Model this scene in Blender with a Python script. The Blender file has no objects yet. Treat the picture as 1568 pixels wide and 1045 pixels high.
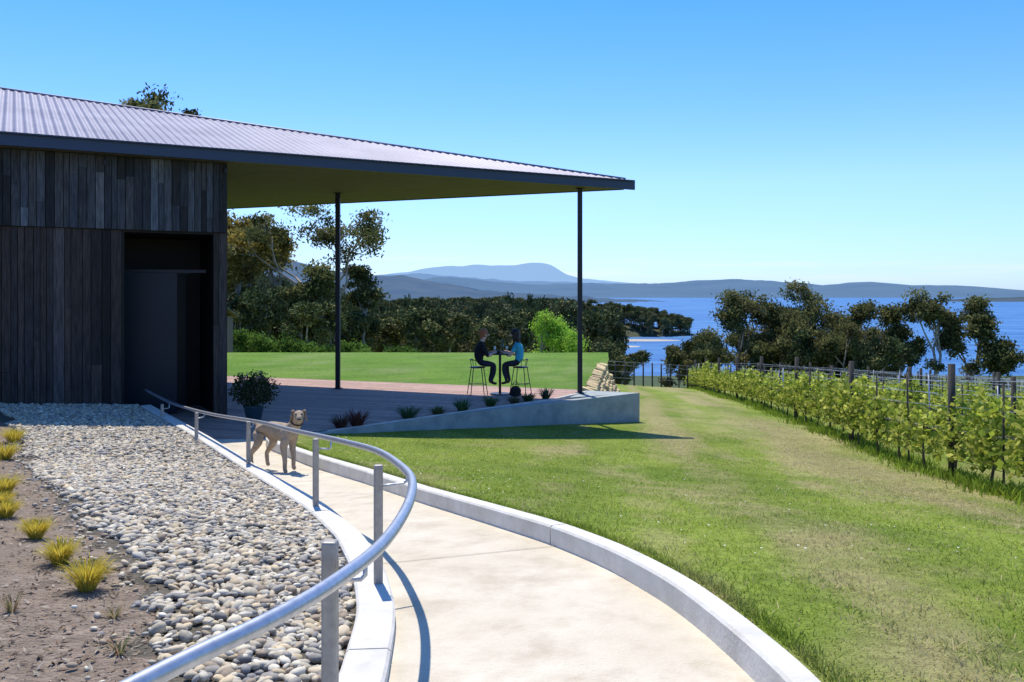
import bpy, math, random
import numpy as np
from mathutils import Vector, Matrix
random.seed(3)
RNG=np.random.default_rng(11)
scene=bpy.context.scene
COL=scene.collection
# ---------------------------------------------------------------- helpers
def link(o,parent=None):
    COL.objects.link(o)
    if parent is not None: o.parent=parent
    return o
def empty(name,loc=(0,0,0)):
    o=bpy.data.objects.new(name,None); o.location=loc; o.empty_display_size=.2
    COL.objects.link(o); return o
# ---------------------------------------------------------------- light, sky, camera
el=math.radians(62);az=Vector((-.28,.96,0)).normalized()
sd=Vector((az.x*math.cos(el),az.y*math.cos(el),math.sin(el)))
sl=bpy.data.lights.new('sun','SUN');sl.energy=5.0;sl.angle=math.radians(.53);sl.color=(1,.945,.84)
so=bpy.data.objects.new('sun',sl);so.rotation_euler=(-sd).to_track_quat('-Z','Y').to_euler();so.location=(0,0,50);link(so)
w=bpy.data.worlds.new('World');scene.world=w;w.use_nodes=True
nt=w.node_tree;N=nt.nodes;L=nt.links;bg=N['Background']
sky=N.new('ShaderNodeTexSky');sky.sky_type='NISHITA';sky.sun_disc=False;sky.sun_elevation=el;sky.sun_rotation=math.atan2(az.x,az.y)
sky.altitude=50;sky.air_density=1.0;sky.dust_density=.3;sky.ozone_density=2.5
tc=N.new('ShaderNodeTexCoord');sp=N.new('ShaderNodeSeparateXYZ');L.new(tc.outputs['Generated'],sp.inputs[0])
tn=N.new('ShaderNodeValToRGB');E=tn.color_ramp.elements
E[0].position=0;E[0].color=(.42,.58,.97,1);E[1].position=1;E[1].color=(.28,.48,.74,1)
for p_,c_ in ((.035,(.45,.60,.98)),(.12,(.50,.65,.97)),(.21,(.36,.60,.99)),(.31,(.24,.56,1.0))):
    q_=E.new(p_);q_.color=(*c_,1)
L.new(sp.outputs['Z'],tn.inputs[0])
tm_=N.new('ShaderNodeMixRGB');tm_.blend_type='MULTIPLY';tm_.inputs[0].default_value=1
L.new(sky.outputs[0],tm_.inputs[1]);L.new(tn.outputs[0],tm_.inputs[2])
gn=N.new('ShaderNodeVectorMath');gn.operation='SCALE';gn.inputs['Scale'].default_value=2.0;L.new(tm_.outputs[0],gn.inputs[0])
mp=N.new('ShaderNodeMapping');mp.inputs['Scale'].default_value=(3,3,55)
nz=N.new('ShaderNodeTexNoise');nz.inputs['Scale'].default_value=1.3;nz.inputs['Detail'].default_value=7
L.new(tc.outputs['Generated'],mp.inputs[0]);L.new(mp.outputs[0],nz.inputs['Vector'])
cr=N.new('ShaderNodeValToRGB');cr.color_ramp.elements[0].position=.50;cr.color_ramp.elements[1].position=.72
L.new(nz.outputs['Fac'],cr.inputs[0])
bz=N.new('ShaderNodeValToRGB');E=bz.color_ramp.elements;E[0].position=.008;E[0].color=(0,0,0,1);E[1].position=.024;E[1].color=(1,1,1,1)
e2=E.new(.04);e2.color=(.5,.5,.5,1);e3=E.new(.06);e3.color=(0,0,0,1)
L.new(sp.outputs['Z'],bz.inputs[0])
mu=N.new('ShaderNodeMath');mu.operation='MULTIPLY';L.new(cr.outputs[0],mu.inputs[0]);L.new(bz.outputs[0],mu.inputs[1])
m2=N.new('ShaderNodeMath');m2.operation='MULTIPLY';L.new(mu.outputs[0],m2.inputs[0]);m2.inputs[1].default_value=.7
mx=N.new('ShaderNodeMixRGB');L.new(m2.outputs[0],mx.inputs[0]);L.new(gn.outputs[0],mx.inputs[1]);mx.inputs[2].default_value=(8.5,8.7,9,1)
L.new(mx.outputs[0],bg.inputs['Color']);bg.inputs['Strength'].default_value=.11
cam=bpy.data.cameras.new('camera');co=bpy.data.objects.new('camera',cam);link(co)
co.location=(0,0,2.4);co.rotation_euler=(math.radians(90),0,0)
cam.sensor_width=36;cam.lens=36*1358/1568;cam.shift_y=-74/1568;cam.clip_start=.05;cam.clip_end=90000
scene.camera=co
scene.view_settings.view_transform='Standard';scene.view_settings.look='None';scene.view_settings.exposure=0

def fast_mesh(name,V,F,C=None,smooth=False,mats=(),fm=None):
    V=np.asarray(V,dtype=np.float32); F=np.asarray(F,dtype=np.int32)
    k=F.shape[1]
    me=bpy.data.meshes.new(name)
    me.vertices.add(len(V)); me.vertices.foreach_set('co',V.ravel())
    me.loops.add(F.size); me.loops.foreach_set('vertex_index',F.ravel())
    me.polygons.add(len(F)); me.polygons.foreach_set('loop_start',np.arange(len(F),dtype=np.int32)*k)
    for m in mats: me.materials.append(m)
    if fm is not None: me.polygons.foreach_set('material_index',np.asarray(fm,dtype=np.int32))
    me.update(calc_edges=True)
    me.polygons.foreach_set('use_smooth',np.full(len(F),smooth,dtype=bool))
    if C is not None:
        C=np.asarray(C,dtype=np.float32)
        a=me.attributes.new('Col','FLOAT_COLOR','POINT')
        c4=np.ones((len(V),4),dtype=np.float32); c4[:,:3]=C
        a.data.foreach_set('color',c4.ravel())
    me.update()
    return me
class Batch:
    def __init__(s): s.V=[];s.F=[];s.C=[];s.M=[];s.S=[]
    def add(s,vs,fs,col=(1,1,1),m=0,sm=False):
        o=len(s.V); s.V+= [tuple(v) for v in vs]; s.C+=[tuple(col)]*len(vs)
        for f in fs: s.F.append(tuple(i+o for i in f)); s.M.append(m); s.S.append(sm)
    def box(s,c,ax,ay,az,col=(1,1,1),m=0):
        c=Vector(c);ax=Vector(ax);ay=Vector(ay);az=Vector(az)
        vs=[c+ax*i+ay*j+az*k for k in(-1,1) for j in(-1,1) for i in(-1,1)]
        s.add(vs,[(0,2,3,1),(4,5,7,6),(0,1,5,4),(2,6,7,3),(0,4,6,2),(1,3,7,5)],col,m)
    def bx(s,x0,x1,y0,y1,z0,z1,col=(1,1,1),m=0):
        s.box(((x0+x1)/2,(y0+y1)/2,(z0+z1)/2),((x1-x0)/2,0,0),(0,(y1-y0)/2,0),(0,0,(z1-z0)/2),col,m)
    def prism(s,poly,z0,z1,col=(1,1,1),m=0):
        n=len(poly)
        vs=[(p[0],p[1],z0) for p in poly]+[(p[0],p[1],z1) for p in poly]
        fs=[tuple(range(n))[::-1],tuple(range(n,2*n))]+[(i,(i+1)%n,n+(i+1)%n,n+i) for i in range(n)]
        s.add(vs,fs,col,m)
    def tube(s,pts,rad,n=8,col=(1,1,1),m=0,cap=True):
        pts=[Vector(p) for p in pts]
        if len(pts)<2: return
        vs=[];prev=None
        for i,p in enumerate(pts):
            if i==0:t=pts[1]-p
            elif i==len(pts)-1:t=p-pts[i-1]
            else:t=pts[i+1]-pts[i-1]
            t.normalize()
            if prev is None:
                a=t.cross(Vector((1,0,0)) if abs(t.x)<.8 else Vector((0,1,0))).normalized()
            else:
                a=(prev-t*prev.dot(t)).normalized()
            prev=a;b=t.cross(a)
            r=rad[i] if hasattr(rad,'__len__') else rad
            for k in range(n):
                th=2*math.pi*k/n
                vs.append(p+a*(r*math.cos(th))+b*(r*math.sin(th)))
        fs=[]
        for i in range(len(pts)-1):
            for k in range(n):
                fs.append((i*n+k,i*n+(k+1)%n,(i+1)*n+(k+1)%n,(i+1)*n+k))
        if cap: fs+= [tuple(range(n))[::-1],tuple(range((len(pts)-1)*n,len(pts)*n))]
        s.add(vs,fs,col,m,True)
    def ell(s,c,r,rot=None,col=(1,1,1),m=0,nu=14,nv=9,keep=None):
        c=Vector(c);vs=[];fs=[]
        for j in range(nv+1):
            ph=math.pi*j/nv
            for i in range(nu):
                th=2*math.pi*i/nu
                v=Vector((r[0]*math.sin(ph)*math.cos(th),r[1]*math.sin(ph)*math.sin(th),r[2]*math.cos(ph)))
                if rot is not None: v=rot@v
                vs.append(c+v)
        for j in range(nv):
            for i in range(nu):
                f=(j*nu+i,(j+1)*nu+i,(j+1)*nu+(i+1)%nu,j*nu+(i+1)%nu)
                if keep is None or keep(sum((vs[q] for q in f),Vector((0,0,0)))/4-c): fs.append(f)
        s.add(vs,fs,col,m,True)
    def mesh(s,name,mats):
        me=bpy.data.meshes.new(name); me.from_pydata(s.V,[],s.F)
        for m in mats: me.materials.append(m)
        me.polygons.foreach_set('material_index',s.M); me.polygons.foreach_set('use_smooth',s.S)
        a=me.attributes.new('Col','FLOAT_COLOR','POINT')
        c4=np.ones((len(s.V),4),dtype=np.float32); c4[:,:3]=np.array(s.C); a.data.foreach_set('color',c4.ravel())
        me.update(); return me
    def obj(s,name,mats,parent=None,bevel=0):
        o=bpy.data.objects.new(name,s.mesh(name,mats)); link(o,parent)
        if bevel:
            b=o.modifiers.new('b','BEVEL');b.width=bevel;b.segments=2;b.limit_method='ANGLE'
        return o
_T=np.random.default_rng(5).random((256,256))
def vn(x,y,s,seed=0):
    x=np.asarray(x,float)/s+seed*17.3+1000; y=np.asarray(y,float)/s+seed*31.7+1000
    xi=np.floor(x).astype(int);yi=np.floor(y).astype(int)
    fx=x-xi;fy=y-yi;fx=fx*fx*(3-2*fx);fy=fy*fy*(3-2*fy)
    a=_T[xi%256,yi%256];b=_T[(xi+1)%256,yi%256];c=_T[xi%256,(yi+1)%256];d=_T[(xi+1)%256,(yi+1)%256]
    return (a*(1-fx)+b*fx)*(1-fy)+(c*(1-fx)+d*fx)*fy
def sstep(t): t=np.clip(t,0,1); return t*t*(3-2*t)

# ---------------------------------------------------------------- materials
def pm(name,c1,c2=None,scale=3,rough=.8,bump=0,bscale=20,attr=False,metal=0,spec=.3,c3=None,scale3=.5,mapping=None,detail=6,emis=None):
    m=bpy.data.materials.new(name);m.use_nodes=True
    nt=m.node_tree;N=nt.nodes;L=nt.links
    p=N['Principled BSDF']
    p.inputs['Roughness'].default_value=rough;p.inputs['Metallic'].default_value=metal
    p.inputs['Specular IOR Level'].default_value=spec
    geo=N.new('ShaderNodeNewGeometry')
    src=geo.outputs['Position']
    if mapping:
        mp=N.new('ShaderNodeMapping');mp.inputs['Scale'].default_value=mapping[0];mp.inputs['Rotation'].default_value=mapping[1]
        L.new(src,mp.inputs['Vector']);src=mp.outputs[0]
    out=None
    if c2 is not None:
        n=N.new('ShaderNodeTexNoise');n.inputs['Scale'].default_value=scale;n.inputs['Detail'].default_value=detail;n.inputs['Roughness'].default_value=.65
        L.new(src,n.inputs['Vector'])
        r=N.new('ShaderNodeValToRGB');r.color_ramp.elements[0].position=.33;r.color_ramp.elements[1].position=.67
        r.color_ramp.elements[0].color=(*c1,1);r.color_ramp.elements[1].color=(*c2,1)
        L.new(n.outputs['Fac'],r.inputs[0]);out=r.outputs[0]
        if c3 is not None:
            n3=N.new('ShaderNodeTexNoise');n3.inputs['Scale'].default_value=scale3;n3.inputs['Detail'].default_value=5
            L.new(geo.outputs['Position'],n3.inputs['Vector'])
            r3=N.new('ShaderNodeValToRGB');r3.color_ramp.elements[0].position=.45;r3.color_ramp.elements[1].position=.7
            L.new(n3.outputs['Fac'],r3.inputs[0])
            mx=N.new('ShaderNodeMixRGB');L.new(r3.outputs[0],mx.inputs[0]);L.new(out,mx.inputs[1]);mx.inputs[2].default_value=(*c3,1)
            out=mx.outputs[0]
    if attr:
        at=N.new('ShaderNodeAttribute');at.attribute_name='Col'
        mu=N.new('ShaderNodeMixRGB');mu.blend_type='MULTIPLY';mu.inputs[0].default_value=1
        if out is not None: L.new(out,mu.inputs[1])
        else: mu.inputs[1].default_value=(*c1,1)
        L.new(at.outputs['Color'],mu.inputs[2]);out=mu.outputs[0]
    if out is not None: L.new(out,p.inputs['Base Color'])
    else: p.inputs['Base Color'].default_value=(*c1,1)
    if bump:
        nb=N.new('ShaderNodeTexNoise');nb.inputs['Scale'].default_value=bscale;nb.inputs['Detail'].default_value=5
        L.new(src,nb.inputs['Vector'])
        b=N.new('ShaderNodeBump');b.inputs['Strength'].default_value=min(1,bump);b.inputs['Distance'].default_value=.02*max(1,bump)
        L.new(nb.outputs['Fac'],b.inputs['Height']);L.new(b.outputs[0],p.inputs['Normal'])
    if emis:
        p.inputs['Emission Color'].default_value=(*emis[0],1);p.inputs['Emission Strength'].default_value=emis[1]
    return m
def leafmat(name,trans=.35,gain=1.0):
    m=bpy.data.materials.new(name);m.use_nodes=True
    nt=m.node_tree;N=nt.nodes;L=nt.links;N.clear()
    o=N.new('ShaderNodeOutputMaterial')
    at=N.new('ShaderNodeAttribute');at.attribute_name='Col'
    sc=N.new('ShaderNodeVectorMath');sc.operation='SCALE';sc.inputs['Scale'].default_value=gain;L.new(at.outputs['Color'],sc.inputs[0])
    d=N.new('ShaderNodeBsdfDiffuse');t=N.new('ShaderNodeBsdfTranslucent')
    L.new(sc.outputs[0],d.inputs[0])
    if trans<=0:
        L.new(d.outputs[0],o.inputs[0]);return m
    L.new(sc.outputs[0],t.inputs[0])
    x=N.new('ShaderNodeMixShader');x.inputs[0].default_value=trans
    L.new(d.outputs[0],x.inputs[1]);L.new(t.outputs[0],x.inputs[2]);L.new(x.outputs[0],o.inputs[0])
    return m
M_conc=pm('concrete_path',(.53,.455,.335),(.74,.665,.53),3.2,.85,.35,70,c3=(.62,.545,.41),scale3=1.6)
M_kerb=pm('concrete_kerb',(.58,.55,.48),(.74,.71,.64),5,.8,.2,50)
M_wallc=pm('concrete_wall',(.27,.30,.29),(.42,.45,.43),3,.8,.2,30)
M_board=pm('weathered_boards',(.5,.5,.5),(1.5,1.5,1.5),5,.75,.4,40,attr=True,mapping=((6,6,.6),(0,0,0)))
M_dark=pm('dark_steel',(.010,.012,.018),rough=.45,spec=.4)
M_fascia=pm('fascia_steel',(.020,.036,.08),rough=.4,spec=.5)
M_soffit=pm('soffit_ply',(.095,.085,.05),(.12,.105,.065),2,.7)
M_roof=pm('corrugated_zinc',(.15,.145,.20),(.23,.22,.28),.7,.5,metal=.25,spec=.3)
M_galv=pm('galvanised_steel',(.40,.42,.46),(.56,.57,.60),30,.40,metal=.75,spec=.5)
M_post_r=pm('rail_post_steel',(.30,.275,.24),(.42,.39,.34),20,.55,metal=.2,spec=.4)
M_deck=pm('deck_boards',(.85,.85,.85),(1.12,1.12,1.12),8,.7,.2,50,attr=True,spec=.15)
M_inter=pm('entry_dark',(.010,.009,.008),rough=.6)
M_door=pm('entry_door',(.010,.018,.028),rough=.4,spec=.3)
M_soil=pm('mulch_soil',(.17,.125,.09),(.37,.29,.22),9,.95,2.0,40,c3=(.26,.20,.145),scale3=2)
M_sub=pm('gravel_base',(.08,.07,.05),(.17,.145,.11),20,.95,1,60)
M_peb=pm('river_pebble',(.82,.82,.82),(1.12,1.12,1.12),40,.7,.1,80,attr=True)
M_chip=pm('chips',(1,1,1),rough=.9,attr=True)
M_lawn=pm('lawn_grass',(.65,.65,.65),(1.35,1.35,1.35),11,.9,1.2,70,attr=True,c3=(.95,.98,.9),scale3=1.2,spec=.1)
M_under=pm('subgrade',(.2,.18,.15),rough=.9)
M_blade=leafmat('grass_blades',.4,1.3)
M_leaf=leafmat('gum_leaves',.42,2.15)
M_leafd=leafmat('forest_leaves',0,2.3)
M_vine=leafmat('vine_leaves',.5,1.6)
M_bark=pm('gum_bark',(.18,.16,.13),(.46,.41,.35),2,.85,.6,8,attr=True)
M_stone=pm('sandstone',(.8,.8,.8),(1.12,1.12,1.12),6,.9,.6,20,attr=True)
M_attr=pm('painted',(1,1,1),rough=.7,attr=True)
M_wood=pm('vine_trunk',(.08,.06,.045),(.14,.11,.09),20,.9)

# ---------------------------------------------------------------- site profile (metres; deck = 0)
def dense(tab,cols):
    Y=np.arange(-8,20,.05);t=np.array(tab)
    out=[]
    k=np.hanning(19);k/=k.sum()
    for c in cols:
        v=np.interp(Y,t[:,0],t[:,c]);vp=np.pad(v,9,mode='edge')
        vp[:9]=v[0]-(v[9:0:-1]-v[0]); vp[-9:]=v[-1]+(v[-1]-v[-2:-11:-1])
        out.append(np.convolve(vp,k,'valid'))
    return Y,out
RKt=[(-8,-4,1.15),(-4,-1.6,1.14),(-1,.2,1.12),(.5,.75,1.11),(1.5,.93,1.1),(2.4,.98,1.09),(3.16,.94,1.07),(3.75,.86,1.04),(4.26,.76,1.02),(4.92,.55,.98),(5.6,.25,.93),(6.5,-.22,.84),(7.63,-.81,.72),(9.2,-1.52,.55),(11.1,-2.49,.36),(13.3,-3.7,.2),(14.3,-3.95,.16),(20,-3.95,.16)]
LKt=[(-8,-5.6,1.12),(-4,-3.3,1.1),(-1,-1.75,1.08),(.5,-1.05,1.06),(1.5,-.70,1.04),(2.5,-.50,1.01),(3.2,-.46,.98),(4.17,-.54,.92),(4.95,-.71,.88),(6,-1.01,.78),(7.3,-1.52,.66),(10.5,-3.0,.35),(12.65,-4.3,.35),(16.4,-6.8,.4),(20,-9.2,.4)]
PLt=[(-8,0,1.05),(0,0,1.0),(3.2,0,.92),(4.17,0,.86),(4.95,0,.82),(6,0,.72),(7.3,0,.59),(10.5,0,.25),(12.65,0,.09),(14.3,0,.036),(20,0,.036)]
PRt=[(-8,0,1.04),(2.4,0,.97),(3.75,0,.92),(4.92,0,.86),(5.6,0,.81),(6.5,0,.72),(7.63,0,.60),(9.2,0,.42),(11.1,0,.21),(13.3,0,.07),(14.3,0,.036),(20,0,.036)]
YD,(XR,ZR)=dense(RKt,(1,2));_,(XL,ZL)=dense(LKt,(1,2));_,(ZPL,)=dense(PLt,(2,));_,(ZPR,)=dense(PRt,(2,))
I=lambda A:(lambda y:np.interp(y,YD,A))
xr,zr,xl,zl_,zpl,zpr=map(I,(XR,ZR,XL,ZL,ZPL,ZPR))
FT=np.array([(-60,1.9),(-8,1.3),(0,1.2),(3.2,1.1),(5.6,.915),(7.6,.64),(9.2,.43),(11.1,.18),(13.3,-.02),(15.4,-.22),(17.4,-.33),(20.9,-.47),(30,-1.0),(51,-2.5),(70,-4.5),(90,-7.5),(150,-16),(250,-27),(400,-36),(520,-41),(700,-44),(3500,-48)])
def lawn_z(x,y):
    x=np.asarray(x,float);y=np.asarray(y,float)
    z=np.interp(y,FT[:,0],FT[:,1])-.06*np.clip(x,-3,30)
    z=z+sstep((y-45)/30)*.09*np.clip(-x-5,0,60)
    t=sstep((x-xr(y)-.13)/1.2); k=(y<14.3)&(y>-8)
    z=np.where(k,(zr(y)-.03)*(1-t)+z*t,z)
    return z+.02*(vn(x,y,1.5,2)-.5)
def bed_z(x,y):
    d=np.clip(xl(y)-.2-x,0,4)
    return zl_(y)-.05+.07*d+.03*(vn(x,y,.8,3)-.5)*np.clip(d,0,1)
def xb(y): return np.interp(y,[-8,0,2,2.77,3.58,4.4,5.56,8.5,12.4,16],[-6.6,-1.9,-1.05,-1.15,-1.38,-1.76,-2.55,-4.5,-6.9,-9.5])
def dry(x,y):
    u=x-.1065*y
    a=vn(u,y*.16,.45,4);b=vn(x,y,.35,5);c=vn(x,y,2.2,6);e_=vn(x,y,.12,7)
    near=np.exp(-((u-3.7)/.8)**2)*.34+np.exp(-((u-1.35)/.4)**2)*.24+np.exp(-((u-5.0)/.3)**2)*.12
    return np.clip((a*.4+b*.25+c*.25+e_*.15-.52+near)*2.9,0,1)
def lawn_col(x,y):
    x=np.asarray(x,float);y=np.asarray(y,float)
    d=dry(x,y)[...,None]; g=vn(x,y,.8,8)[...,None]
    u=x-.1065*y
    st=(1+.07*np.tanh(1.6*np.sin(2*np.pi*(u+.25*vn(x,y,1.5,15))/2.3))*sstep((u+1.5)/2))[...,None]
    green=np.array([.150,.215,.028])*(1-g)+np.array([.250,.305,.048])*g
    far=sstep((y-60)/60)[...,None]
    c=(green*(1-d*.72)+np.array([.40,.335,.165])*d*.72)*st
    return c*(1-far)+np.array([.07,.095,.04])*far

# ground sheet -------------------------------------------------------
rows=np.concatenate([[-60,-30,-15],np.arange(-8,16,.14),np.arange(16,60,.5),np.geomspace(60,3500,60)])
offR=np.concatenate([np.arange(0,16,.14),np.geomspace(16,6000,50)])
offL=np.concatenate([np.arange(0,6,.16),np.geomspace(6,6000,40)])[::-1]
V=[];C=[];nl=len(offL);nr=len(offR);W=nl+2+nr
for y in rows:
    yl=min(max(y,-8),20)
    xL=xl(yl)-.1; xR=xr(yl)+.06
    if y>20:
        t=min(1,(y-20)/8); xL=xL*(1-t)+xR*t-.02*t
    xs=xL-offL
    t=sstep((y-16.2)/1.0)
    zbed=bed_z(xs,yl); zlw=lawn_z(xs,y)
    zz=zbed*(1-t)+zlw*t
    if y>18: zz=zlw
    cc=lawn_col(xs,np.full_like(xs,y))
    V+=list(zip(xs,[y]*nl,zz));C+=list(cc)
    low=(min(zpl(yl),zpr(yl))-.25) if y<18 else None
    for xx in (xL+.002,xR-.002):
        zz0=low if low is not None else float(lawn_z(xx,y))
        V.append((xx,y,zz0));C.append((.1,.1,.05))
    xs=xR+offR
    V+=list(zip(xs,[y]*nr,lawn_z(xs,y)));C+=list(lawn_col(xs,np.full_like(xs,y)))
V=np.array(V);C=np.array(C)
R=len(rows);ii,jj=np.meshgrid(np.arange(R-1),np.arange(W-1),indexing='ij');a=(ii*W+jj).ravel()
F=np.stack([a,a+1,a+W+1,a+W],1)
cen=V[F].mean(1);fm=np.zeros(len(F),int)
yy=np.clip(cen[:,1],-8,20)
j=jj.ravel()
left=(j<nl-1)&(cen[:,1]<16.8)
fm[left&(cen[:,0]>xb(yy)-.1)]=1
fm[left&(cen[:,0]<=xb(yy)-.1)]=2
fm[(j>=nl-1)&(j<=nl+1)&(cen[:,1]<18)]=3
link(bpy.data.objects.new('ground',fast_mesh('ground',V,F,C,True,(M_lawn,M_sub,M_soil,M_under),fm)))

# upper lawn terrace ---------------------------------------------------
def wallx(y): return np.interp(y,[21.3,32.5,40],[1.95,3.55,4.3])
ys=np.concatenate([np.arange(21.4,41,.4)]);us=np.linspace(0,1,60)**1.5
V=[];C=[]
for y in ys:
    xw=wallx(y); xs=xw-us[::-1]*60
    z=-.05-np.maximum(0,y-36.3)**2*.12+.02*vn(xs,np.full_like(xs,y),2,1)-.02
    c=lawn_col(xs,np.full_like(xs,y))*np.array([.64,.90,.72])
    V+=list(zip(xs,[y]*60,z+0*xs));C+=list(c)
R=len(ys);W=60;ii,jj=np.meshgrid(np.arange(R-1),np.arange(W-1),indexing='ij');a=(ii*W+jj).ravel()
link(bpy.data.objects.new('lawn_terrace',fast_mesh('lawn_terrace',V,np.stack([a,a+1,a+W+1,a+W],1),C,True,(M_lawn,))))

# path ---------------------------------------------------------------
yp=np.arange(-7.5,14.35,.1);n=9
V=[]
for y in yp:
    a=np.linspace(0,1,n); xs=xl(y)-.02+(xr(y)+.04-xl(y))*a; z=zpl(y)*(1-a)+zpr(y)*a
    V+=list(zip(xs,[y]*n,z))
R=len(yp);ii,jj=np.meshgrid(np.arange(R-1),np.arange(n-1),indexing='ij');a=(ii*n+jj).ravel()
path=link(bpy.data.objects.new('concrete_path',fast_mesh('concrete_path',V,np.stack([a,a+1,a+n+1,a+n],1),None,True,(M_conc,))))
bj=Batch()
def tang(fx,y): d=(float(fx(y+.1))-float(fx(y-.1)))/.2; return Vector((d,1,0)).normalized()
for y0 in (1.4,5.25,8.1,10.2,12.3):
    A=Vector((float(xl(y0)),y0,float(zpl(y0))+.004))
    t=tang(xl,y0);nn=Vector((t.y,-t.x,0))
    s=0
    while A.x+nn.x*s<float(xr(A.y+nn.y*s)) and s<2.4: s+=.02
    m_=[]
    for q in range(9):
        P_=A+nn*(s*q/8);f_=q/8;P_.z=float(zpl(P_.y))*(1-f_)+float(zpr(P_.y))*f_+.004;m_.append(P_)
    bj.add([p_-t*.0028 for p_ in m_]+[p_+t*.0028 for p_ in m_],[(q,q+1,q+10,q+9) for q in range(8)],(.26,.23,.18))
bj.obj('joint_lines',[M_attr],path)

def kerb(name,fx,fz,side,w,y0,y1,joints,mat,depth=.4):
    b=Batch();ys=list(np.arange(y0,y1,.1))
    segs=[];cur=[]
    for y in ys:
        cur.append(y)
        if any(abs(y-q)<.05 for q in joints): segs.append(cur);cur=[y+.012]
    segs.append(cur)
    for sg in segs:
        if len(sg)<2: continue
        prof=[]
        for y in sg:
            t=tang(fx,y);nn=Vector((t.y,-t.x,0))*side
            P=Vector((float(fx(y)),y,float(fz(y))))
            c=.012
            prof.append([P-Vector((0,0,depth)),P-Vector((0,0,c)),P+nn*c,P+nn*(w-c),P+nn*w-Vector((0,0,c)),P+nn*w-Vector((0,0,depth))])
        vs=[v for p in prof for v in p];fs=[]
        for i in range(len(prof)-1):
            for k in range(5): fs.append((i*6+k,i*6+k+1,(i+1)*6+k+1,(i+1)*6+k))
        fs+=[tuple(range(6)),tuple(range(len(vs)-6,len(vs)))]
        b.add(vs,fs)
    return b.obj(name,[mat])
kerb('concrete_kerb',xr,zr,1,.12,-7.4,14.2,(2.2,5.55,8.1,10.8),M_kerb)
kerb('concrete_edge_wall',xl,zl_,-1,.18,-7.4,16.0,(3.6,7.0,10.4,13.2),M_kerb,.6)

# pebbles --------------------------------------------------------------
import bmesh
def ico(sub):
    bm=bmesh.new();bmesh.ops.create_icosphere(bm,subdivisions=sub,radius=1)
    V_=np.array([v.co[:] for v in bm.verts]);F_=np.array([[v.index for v in f.verts] for f in bm.faces]);bm.free();return V_,F_
def scatter_stones(name,P,a,cols,mat,flat=(.35,.6),sub=2,parent=None):
    IV,IF=ico(sub)
    n=len(P);r=RNG
    th=r.random(n)*2*np.pi
    S=np.stack([a,a*r.uniform(.5,.85,n),a*r.uniform(*flat,n)],1)
    Vv=IV[None]*S[:,None]
    Vv=Vv*(1+.12*np.sin(IV[None]@r.normal(0,1.6,(3,1))+r.random((n,1,1))*6))
    tx=r.normal(0,.25,n);ty=r.normal(0,.25,n)
    c,s=np.cos(tx)[:,None],np.sin(tx)[:,None];y_,z_=Vv[...,1]*c-Vv[...,2]*s,Vv[...,1]*s+Vv[...,2]*c;Vv[...,1],Vv[...,2]=y_,z_
    c,s=np.cos(ty)[:,None],np.sin(ty)[:,None];x_,z_=Vv[...,0]*c+Vv[...,2]*s,-Vv[...,0]*s+Vv[...,2]*c;Vv[...,0],Vv[...,2]=x_,z_
    c,s=np.cos(th)[:,None],np.sin(th)[:,None];x_,y_=Vv[...,0]*c-Vv[...,1]*s,Vv[...,0]*s+Vv[...,1]*c;Vv[...,0],Vv[...,1]=x_,y_
    Vv=Vv+P[:,None]
    Fv=IF[None]+(np.arange(n)*len(IV))[:,None,None]
    Cc=np.repeat(cols[:,None],len(IV),1)
    return link(bpy.data.objects.new(name,fast_mesh(name,Vv.reshape(-1,3),Fv.reshape(-1,3),Cc.reshape(-1,3),True,(mat,))),parent)
wallY=lambda X:21.435+(X-2.555)*.563-.05
N2=130000;y=RNG.uniform(.5,16.2,N2);x=RNG.uniform(-10,0,N2);ok=(x<xl(y)-.205)&(x>xb(y)+.30*(vn(x,y,.3,9)-.5))&(y<wallY(x));x=x[ok][:34000];y=y[ok][:34000]
ns=420;ysd=RNG.uniform(2,12,ns);xsd=xb(ysd)-np.abs(RNG.normal(0,.16,ns));x=np.concatenate([x,xsd]);y=np.concatenate([y,ysd])
n=len(x);a=.015+.032*RNG.beta(1.6,2.2,n);a[-ns:]*=.6
z=bed_z(x,y)+RNG.uniform(0,.022,n)
pal=np.array([(.62,.51,.35),(.70,.61,.45),(.52,.46,.35),(.27,.255,.235),(.64,.51,.32),(.76,.69,.54),(.42,.33,.23),(.55,.50,.41),(.66,.57,.41),(.38,.35,.30)])
cols=pal[RNG.integers(0,len(pal),n)]*RNG.uniform(.72,1.12,(n,1))
near=y<6.2
P_=np.stack([x,y,z],1)
pb=empty('river_pebbles')
scatter_stones('pebbles_near',P_[near],a[near],cols[near],M_peb,sub=2,parent=pb)
scatter_stones('pebbles_far',P_[~near],a[~near]*1.15,cols[~near],M_peb,sub=1,parent=pb)
def leaves(P,size,cols,rng,aspect=.5,flat=0,tilt=None):
    n=len(P)
    nrm=rng.normal(0,1,(n,3));nrm[:,2]+=flat*np.sign(nrm[:,2]);nrm/=np.linalg.norm(nrm,axis=1)[:,None]
    t=rng.normal(0,1,(n,3))
    if tilt: t[:,2]-=tilt
    t-=nrm*(t*nrm).sum(1)[:,None];t/=np.linalg.norm(t,axis=1)[:,None]
    b=np.cross(nrm,t);s=np.asarray(size).reshape(-1,1)*np.ones((n,1))
    Vv=np.stack([P-t*s,P+b*s*aspect+nrm*s*.1,P+t*s,P-b*s*aspect+nrm*s*.1],1).reshape(-1,3)
    Fv=np.arange(4*n).reshape(n,4)
    return Vv,Fv,np.repeat(cols,4,0)
n=32000;y=1.2+12*RNG.random(n)**1.5;x=xb(y)+.05-np.abs(RNG.uniform(0,1,n))*(1.0+.4*y);z=bed_z(x,y)+RNG.uniform(.002,.014,n)
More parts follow.
